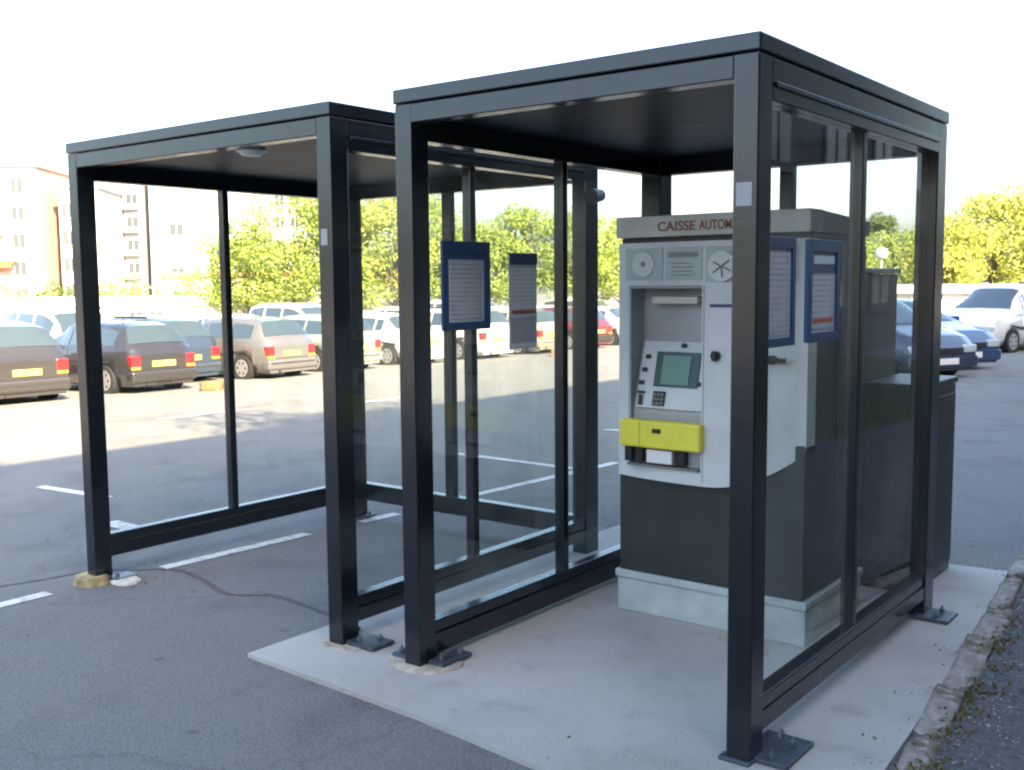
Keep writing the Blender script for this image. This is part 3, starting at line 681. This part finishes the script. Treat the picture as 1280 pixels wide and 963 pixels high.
def c1(xr, y, kind, pn, pc, label, rot=0, **k):
    L_ = TYPES[kind]['L']; x = xr-L_/2; car((x, y, gz(x, y)-.005), PI+R(rot), kind, pn, pc, label, G1, **k)
c1(-15.1, 6.35, 'estate', 'taupe', (.036, .035, .036), 'brown grey estate car at the left edge of the photo with yellow plate', -2)
c1(-15.0, 8.95, 'hatch', 'dark_plum', (.03, .028, .032), 'dark hatchback with orange and red tail lights, second car from the left', 1)
c1(-16.6, 10.75, 'estate', 'steel_blue', (.03, .045, .07), 'blue estate car set back between the dark hatchback and the silver hatchback')
c1(-15.6, 12.65, 'hatch', 'warm_silver', (.11, .11, .112), 'warm silver hatchback seen between the posts of the left shelter', 3)
c1(-15.9, 15.2, 'hatch', 'pale_green_grey', (.22, .25, .22), 'pale green grey hatchback behind the gap between the two shelters')
c1(-15.9, 17.9, 'saloon', 'white', (.72, .72, .70), 'white saloon seen below the blue framed notice on the left glass')
c1(-15.7, 20.5, 'estate', 'pearl', (.60, .58, .55), 'off white estate with red tail light seen beside the grey paper notice')
c1(-15.7, 23.2, 'hatch', 'cream', (.30, .28, .22), 'cream hatchback seen through the nearer shelter left of its ticket machine')
c1(-15.9, 26.2, 'hatch', 'bordeaux', (.12, .02, .025), 'dark red hatchback just left of the ticket machine')
c1(-15.9, 29.0, 'saloon', 'silver', (.40, .42, .44), 'silver saloon at the far end of the tail out row')
c1(-15.3, 3.6, 'saloon', 'graphite', (.06, .065, .07), 'graphite saloon beyond the left edge of the photo')
G2 = 'pale cars in the second parking row'
cols = [('white', (.72, .72, .70)), ('silver', (.40, .42, .44)), ('pearl', (.60, .58, .55)), ('white', (.72, .72, .70)), ('pale_blue', (.30, .38, .48)), ('white', (.72, .72, .70))]
kinds = ['saloon', 'mpv', 'hatch', 'estate', 'mpv', 'hatch']
for i in range(12):
    pn, pc = cols[(i*5+1) % 6]; kd = kinds[(i*7+2) % 6]; y = 6.2+2.75*i; x = -23.2-random.uniform(0, .4)
    where = ['leftmost', 'second from left', 'third from left', 'fourth from left', 'fifth from left', 'sixth from left', 'seventh from left', 'eighth from left', 'ninth from left', 'tenth from left', 'eleventh from left', 'rightmost'][i]
    car((x, y, gz(x, y)), 0, kd, pn, pc, f'{pn.replace("_"," ")} {dict(mpv="people carrier",hatch="hatchback",saloon="saloon",estate="estate car")[kd]} in the second row, {where} of that row', G2, False)
G3 = 'cars parked at right behind the shelter'
def c3(nx_, ny_, ang, kind, pn, pc, label):
    a = R(ang); L_ = TYPES[kind]['L']; x = nx_-math.cos(a)*L_/2; y = ny_-math.sin(a)*L_/2
    car((x, y, gz(x, y)-.005), a, kind, pn, pc, label, G3, True, WPLATE)
c3(-2.15, 16.0, -28, 'hatch', 'silver_blue', (.03, .042, .075), 'dark silver blue car nose out right behind the shelter back post')
c3(-2.3, 18.2, -30, 'saloon', 'ice_blue', (.03, .06, .13), 'blue saloon with dark lower bumper beside the white people carrier')
c3(-3.98, 24.0, -106, 'mpv', 'white', (.72, .72, .70), 'white people carrier at the right edge of the photo with dark side windows')
c3(.4, 24.6, -106, 'estate', 'silver', (.40, .42, .44), 'silver estate beyond the right edge of the photo')

# stones on the tarmac
def stone(x, y, s, m, label):
    me = rock_mesh(s, s*.8, s*.6, m, int(s*1000), 3, .2); link('stone', me, None, (x, y, gz(x, y)+s*.2), .4, label=label, cat='stone')
stone(-14.2, 9.5, .36, mat('sand_stone', (.16, .11, .05), .9, 0, (6, .3), .4), 'sandy yellow stone lying behind the dark hatchback')
stone(-14.4, 21.6, .40, mat('sand_stone2', (.18, .14, .09), .9, 0, (6, .3), .4), 'sandy stone lying behind the off white estate')

# ------------------------------------------------------------ trees and shrubs
BARK = mat('bark', (.075, .055, .04), .9, 0, (12, .4), .6, 20)
LF = [leaf_mat('leaf_lime', (.19, .26, .055), (.31, .39, .10)), leaf_mat('leaf_yellow', (.26, .31, .07), (.40, .44, .12)), leaf_mat('leaf_mid', (.05, .09, .02), (.14, .20, .035))]
def leaves(mb, c, rad, n, size, m, rr):
    for _ in range(n):
        while True:
            q = Vector([rr.uniform(-1, 1) for _ in range(3)])
            if q.length < 1: break
        q = q.normalized()*q.length**.5
        p = Vector(c)+Vector((q.x*rad[0], q.y*rad[1], q.z*rad[2]))
        nn = (q+Vector([rr.gauss(0, .6) for _ in range(3)])+Vector((0, 0, .3))).normalized(); t_ = nn.orthogonal().normalized(); t_.rotate(Matrix.Rotation(rr.uniform(0, 6.28), 3, nn)); u_ = nn.cross(t_)
        a = size*rr.uniform(.6, 1.3); b = a*.55
        mb.add([p-t_*a, p-u_*b, p+t_*a, p+u_*b], [(0, 1, 2, 3)], m)
def tree(x, y, h, r, lf, label, seed, trunk_h=None, group='trees around the car park', dens=1.0):
    rr = random.Random(seed); g0 = gz(x, y); th = trunk_h or h*.16
    t = empty('tree', (x, y, g0), label, 'tree', group)
    tb = MB(); lean = rr.uniform(-.2, .2)
    tb.cyl((0, 0, -.1), (lean*.4, 0, th), .15*h/6, .11*h/6, 10, BARK).cyl((lean*.4, 0, th), (lean, lean*.5, h*.8), .11*h/6, .025, 8, BARK)
    cl = []
    nC = int(34*dens)
    cz = (th+h)/2; rz_ = (h-th)/2
    for k in range(nC):
        a = rr.uniform(0, 6.28); u = rr.uniform(-.95, 1); q = math.sqrt(max(0, 1-u*u)); s_ = rr.uniform(.55, .98)
        cl.append((r*q*math.cos(a)*s_, r*q*math.sin(a)*s_, cz+rz_*u*.82*rr.uniform(.8, 1.05), r*rr.uniform(.2, .40)))
    tb.build('trunk', BARK, t)
    lb = MB()
    for (a, b, c, s_) in cl[::3]:
        z0_ = th+(h*.75-th)*rr.uniform(0, .6); lb.cyl((lean*.5, 0, z0_), (a*.8, b*.8, c), .045*h/6, .012, 5, BARK)
    lb.build('limbs', BARK, t)
    cr = MB()
    for (a, b, c, s_) in cl: leaves(cr, (a, b, c), (s_, s_, s_*.8), int(230*(s_/(.3*r))**1.3), .062+.008*r, lf, rr)
    leaves(cr, (0, 0, cz), (r*.75, r*.75, rz_*.8), int(1300*dens), .08, lf, rr)
    cr.build('crown', lf, t)
TR = [(-33.0, 25.4, 5.0, 2.2, 0, 'low round lime green tree at the left end of the tree row'),
 (-32.0, 27.0, 6.6, 2.6, 0, 'lime green tree rising behind the middle of the left shelter'),
 (-30.4, 28.6, 6.5, 2.5, 0, 'lime green tree mostly hidden by the front right post of the left shelter'),
 (-29.0, 30.0, 6.6, 2.5, 1, 'yellowish tree in the gap between the two shelters'),
 (-28.6, 32.6, 7.0, 2.6, 0, 'tall lime tree above the blue framed notice on the left glass'),
 (-27.4, 34.1, 5.2, 2.0, 0, 'lower lime tree right of the blue framed notice'),
 (-26.2, 35.8, 6.4, 1.8, 0, 'green tree left of the middle mullion of the nearer shelter'),
 (-24.7, 37.9, 6.0, 2.3, 0, 'green tree seen between mullion and back post of the shelters'),
 (-23.4, 40.2, 5.5, 2.1, 1, 'yellow green tree just left of the ticket machine'),
 (-20.6, 43.2, 5.0, 2.2, 0, 'tree hidden behind the ticket machine'),
 (-17.6, 59.0, 6.6, 1.4, 2, 'slender loose tree seen between mullion and back right post'),
 (-16.0, 56.5, 5.3, 2.5, 0, 'low green tree beside the white globe lamp'),
 (-14.0, 57.0, 5.0, 2.3, 0, 'low green tree next to the back right post of the nearer shelter'),
 (-9.9, 44.4, 5.0, 2.2, 1, 'shorter yellow tree directly right of the nearer shelter'),
 (-8.2, 45.6, 5.9, 2.3, 1, 'yellow tree in the middle of the right hand group'),
 (-6.3, 46.6, 6.6, 2.8, 1, 'tallest yellow tree at the right edge of the photo'),
 (-3.6, 47.0, 6.4, 2.6, 1, 'yellow tree beyond the right edge of the photo')]
for i, (x, y, h, r, k, lab) in enumerate(TR): tree(x, y, h, r, LF[k], lab, 100+i)
def shrub(x, y, h, r, lf, label, seed):
    rr = random.Random(seed); t = empty('shrub', (x, y, gz(x, y)), label, 'shrub', 'shrubs below the apartment blocks')
    sb = MB(); cr = MB()
    for k in range(7):
        a = rr.uniform(0, 6.28); p = (r*.6*math.cos(a), r*.6*math.sin(a), h*rr.uniform(.35, .8)); sb.cyl((0, 0, -.05), p, .03, .01, 5, BARK)
        leaves(cr, p, (r*.5, r*.5, h*.28), 90, .12, lf, rr)
    sb.build('stems', BARK, t); cr.build('foliage', lf, t)
for i, (x, y, h, r, k, lab) in enumerate([(-55.5, 26.5, 3.0, 2.4, 1, 'yellowish shrub at the left edge below the orange awnings'), (-53.8, 29.3, 2.5, 2.0, 2, 'green shrub left of the front left shelter post'),
    (-52.5, 31.8, 3.0, 1.9, 1, 'yellow shrub behind the front left shelter post'), (-51.0, 34.5, 3.4, 1.4, 0, 'upright lime shrub at the foot of the white tower block'), (-49.2, 37.0, 2.2, 1.8, 1, 'low yellow shrub before the reddish low roof'), (-47.0, 39.5, 2.6, 1.6, 2, 'green shrub left of the side mullion of the left shelter')]):
    shrub(x, y, h, r, LF[k], lab, 300+i)

# ------------------------------------------------------------ buildings
def building(name, x, y, rz, w, d, h, wallm, label, cols, rows, ww=1.2, wh=1.4, z0=1.2, extra=None, roofm=None, bal=None, cat='building'):
    """front faces local -y; cols: list of x positions, rows: list of z"""
    t = empty(name, (x, y, gz(x, y)), label, cat, None, rz)
    bx('wall', wallm, t, 0, w, 0, d, -.5, h, 0); bx('roof', roofm or wallm, t, -.25, w+.25, -.25, d+.25, h+.002, h+.35, 0)
    P_ = mat('far_pane', (.05, .06, .07), .15); F_ = mat('far_frame', (.55, .53, .5), .6) if wallm is not DARKW else mat('dark_window_frame', (.05, .05, .05), .6)
    wf = MB().box(-ww/2-.08, ww/2+.08, -.06, 0, -.08, wh+.08, F_).box(-ww/2-.15, ww/2+.15, -.16, 0, -.2, -.082, F_)
    pn = MB().box(-ww/2, ww/2, -.075, -.062, 0, wh, P_).box(-.04, .04, -.095, -.076, 0, wh, F_)
    first = None
    for cx_ in cols:
        for rz_ in rows:
            if first is None:
                o = wf.build('window', F_, t, (cx_, 0, rz_)); p = pn.build('pane', P_, o); first = (o, p)
            else:
                o = first[0].copy(); COL.objects.link(o); o.location = (cx_, 0, rz_); p = first[1].copy(); COL.objects.link(p); p.parent = o
    # side windows (right gable)
    return t
# far left apartment blocks: front walls look back at the car park
def yawto(dx, dy): return math.atan2(dy, dx)
DARKW = mat('wall_dark_cladding', (.07, .075, .07), .85, 0, (.5, .2))  # one even dark tone, as of dark cladding
PINKW = mat('wall_pinkish', (.36, .25, .21), .85, 0, (.3, .12)); WHW = mat('wall_white', (.66, .64, .61), .85, 0, (.2, .08)); BLK = mat('wall_off_white', (.33, .34, .37), .85, 0, (.2, .1)); GRYW = mat('wall_grey_green', (.15, .17, .15), .85, 0, (.3, .1))
ORG = mat('awning_orange', (.32, .085, .03), .7); CREAM = mat('wall_cream', (.66, .60, .42), .85)
b1 = building('apartment_block', -109, 47.5, yawto(10.5, 9.0), 9.2, 12, 14.6, PINKW, 'pinkish apartment block at the left edge with orange awnings', [1.4, 4.2, 7.2], [.8, 3.6, 6.4, 9.2, 12.0])
for cx_, z_ in ((-.6, 7.3), (1.9, 7.5), (4.4, 7.3), (.4, 4.6), (3.0, 4.5), (5.6, 4.6)):
    q = MB(); q.add([(cx_-1.2, -.02, z_+.5), (cx_+1.2, -.02, z_+.5), (cx_+1.2, -1.3, z_), (cx_-1.2, -1.3, z_), (cx_-1.2, -1.3, z_-.25), (cx_+1.2, -1.3, z_-.25)], [(0, 3, 2, 1), (3, 4, 5, 2)], ORG); q.build('awning', ORG, b1)
bx('yellow_panel', CREAM, b1, 5.6, 6.1, -.08, -.002, 8, 14.2, 0)
b2 = building('apartment_block', -101.5, 55.5, yawto(9.5, 9.3), 4.0, 10, 12.6, BLK, 'narrow white apartment block left of the front left shelter post', [.9, 2.8], [1.2, 4.0, 6.8, 9.6])
b3 = building('apartment_block', -107.6, 63.5, yawto(9.8, 8.3), 4.6, 12, 15.5, BLK, 'white block with a dark column of stacked balconies', [3.9], [1.0, 3.6, 6.2, 8.8, 11.4], 1.3, 1.5)
bx('stair_panel', GRYW, b3, 2.1, 3.0, -.10, -.002, -.4, 14.6, 0)
for z_ in (1.0, 3.6, 6.2, 8.8, 11.4): bx('balcony', GRYW, b3, 3.1, 4.7, -.9, -.2, z_-.35, z_+.35, 0)
b4 = building('apartment_block', -103.4, 67.4, yawto(9.8, 8.3), 11.5, 12, 15.6, BLK, 'broad blank white block seen through the left shelter', [3.0, 8.6], [3.2, 8.2], 1.5, 1.3)
b5 = building('apartment_block', -111.5, 86.5, yawto(9.8, 8.3), 10, 12, 17.0, BLK, 'white block with regular windows right of the side mullion of the left shelter', [1.2, 3.2, 5.2, 7.2, 9.0], [4.0, 7.0, 10.0, 13.0])
b6 = building('low_building', -64.0, 42.0, yawto(9.8, 8.3), 10, 7, 3.0, mat('wall_sand', (.6, .5, .36), .85), 'low sand coloured building with a reddish roof before the white blocks', [1.5, 4.5, 7.5], [1.0], 1.2, 1.0, roofm=mat('roof_red', (.42, .16, .1), .8), cat='building')
b7 = building('low_building', -40.6, 17.3, yawto(8.4, 10.5), 18, 5, 1.45, WHW, 'long low white building with tiny dark windows behind the parked cars', [4.8, 6.4, 7.2, 11.8, 14, 16], [.85], .5, .34)
b8 = building('low_building', -12.5, 40.5, yawto(10, 2.2), 12.5, 4, 1.6, WHW, 'low white building with a dark window strip behind the white people carrier', [4.6, 5.5, 6.4, 7.3], [1.05], .8, .36)
# white globe lamp
gl = empty('globe_lamp', (-13.9, 48.0, gz(-13.9, 48)), 'white globe lamp on a pale post before the low green trees', 'street lamp')
MB().cyl((0, 0, 0), (0, 0, 3.2), .06, .045, 8, WHITE).build('pole', WHITE, gl); q = MB()
for i in range(7):
    a0, a1 = -math.pi/2+math.pi*i/7, -math.pi/2+math.pi*(i+1)/7
    q.cyl((0, 0, 3.5+.3*math.sin(a0)), (0, 0, 3.5+.3*math.sin(a1)), max(.001, .3*math.cos(a0)), max(.001, .3*math.cos(a1)), 12, WHITE, False)
q.build('globe', WHITE, gl)
# blocks behind the camera that cast the shade over the shelters
building('apartment_block', 9.0, 32.0, -PI/2, 47, 10, 10.1, DARKW, 'apartment block to the right of the camera outside the photo', [2+3.2*i for i in range(14)], [1.2, 4.2, 7.2])
building('apartment_block', 10.2, -15.02, -PI/2, 30, 10, 11.4, DARKW, 'second apartment block behind the camera outside the photo', [2+3.2*i for i in range(9)], [1.2, 4.2, 7.2])
for i, (x, y, h, r) in enumerate([(6.2, -11, 9.3, 2.6), (6.4, -5.0, 8.9, 2.3), (6.0, 0.6, 9.3, 2.5)]):
    tree(x, y, h, r, LF[2], ['tall verge tree farthest behind the camera outside the photo', 'second tall verge tree outside the photo', 'tall verge tree beside the path outside the photo'][i], 500+i, 4.0)
print('objects', len(bpy.data.objects), 'tris', sum(len(p.vertices)-2 for o in bpy.data.objects if o.type == 'MESH' for p in o.data.polygons) if len(bpy.data.objects) < 9000 else '')
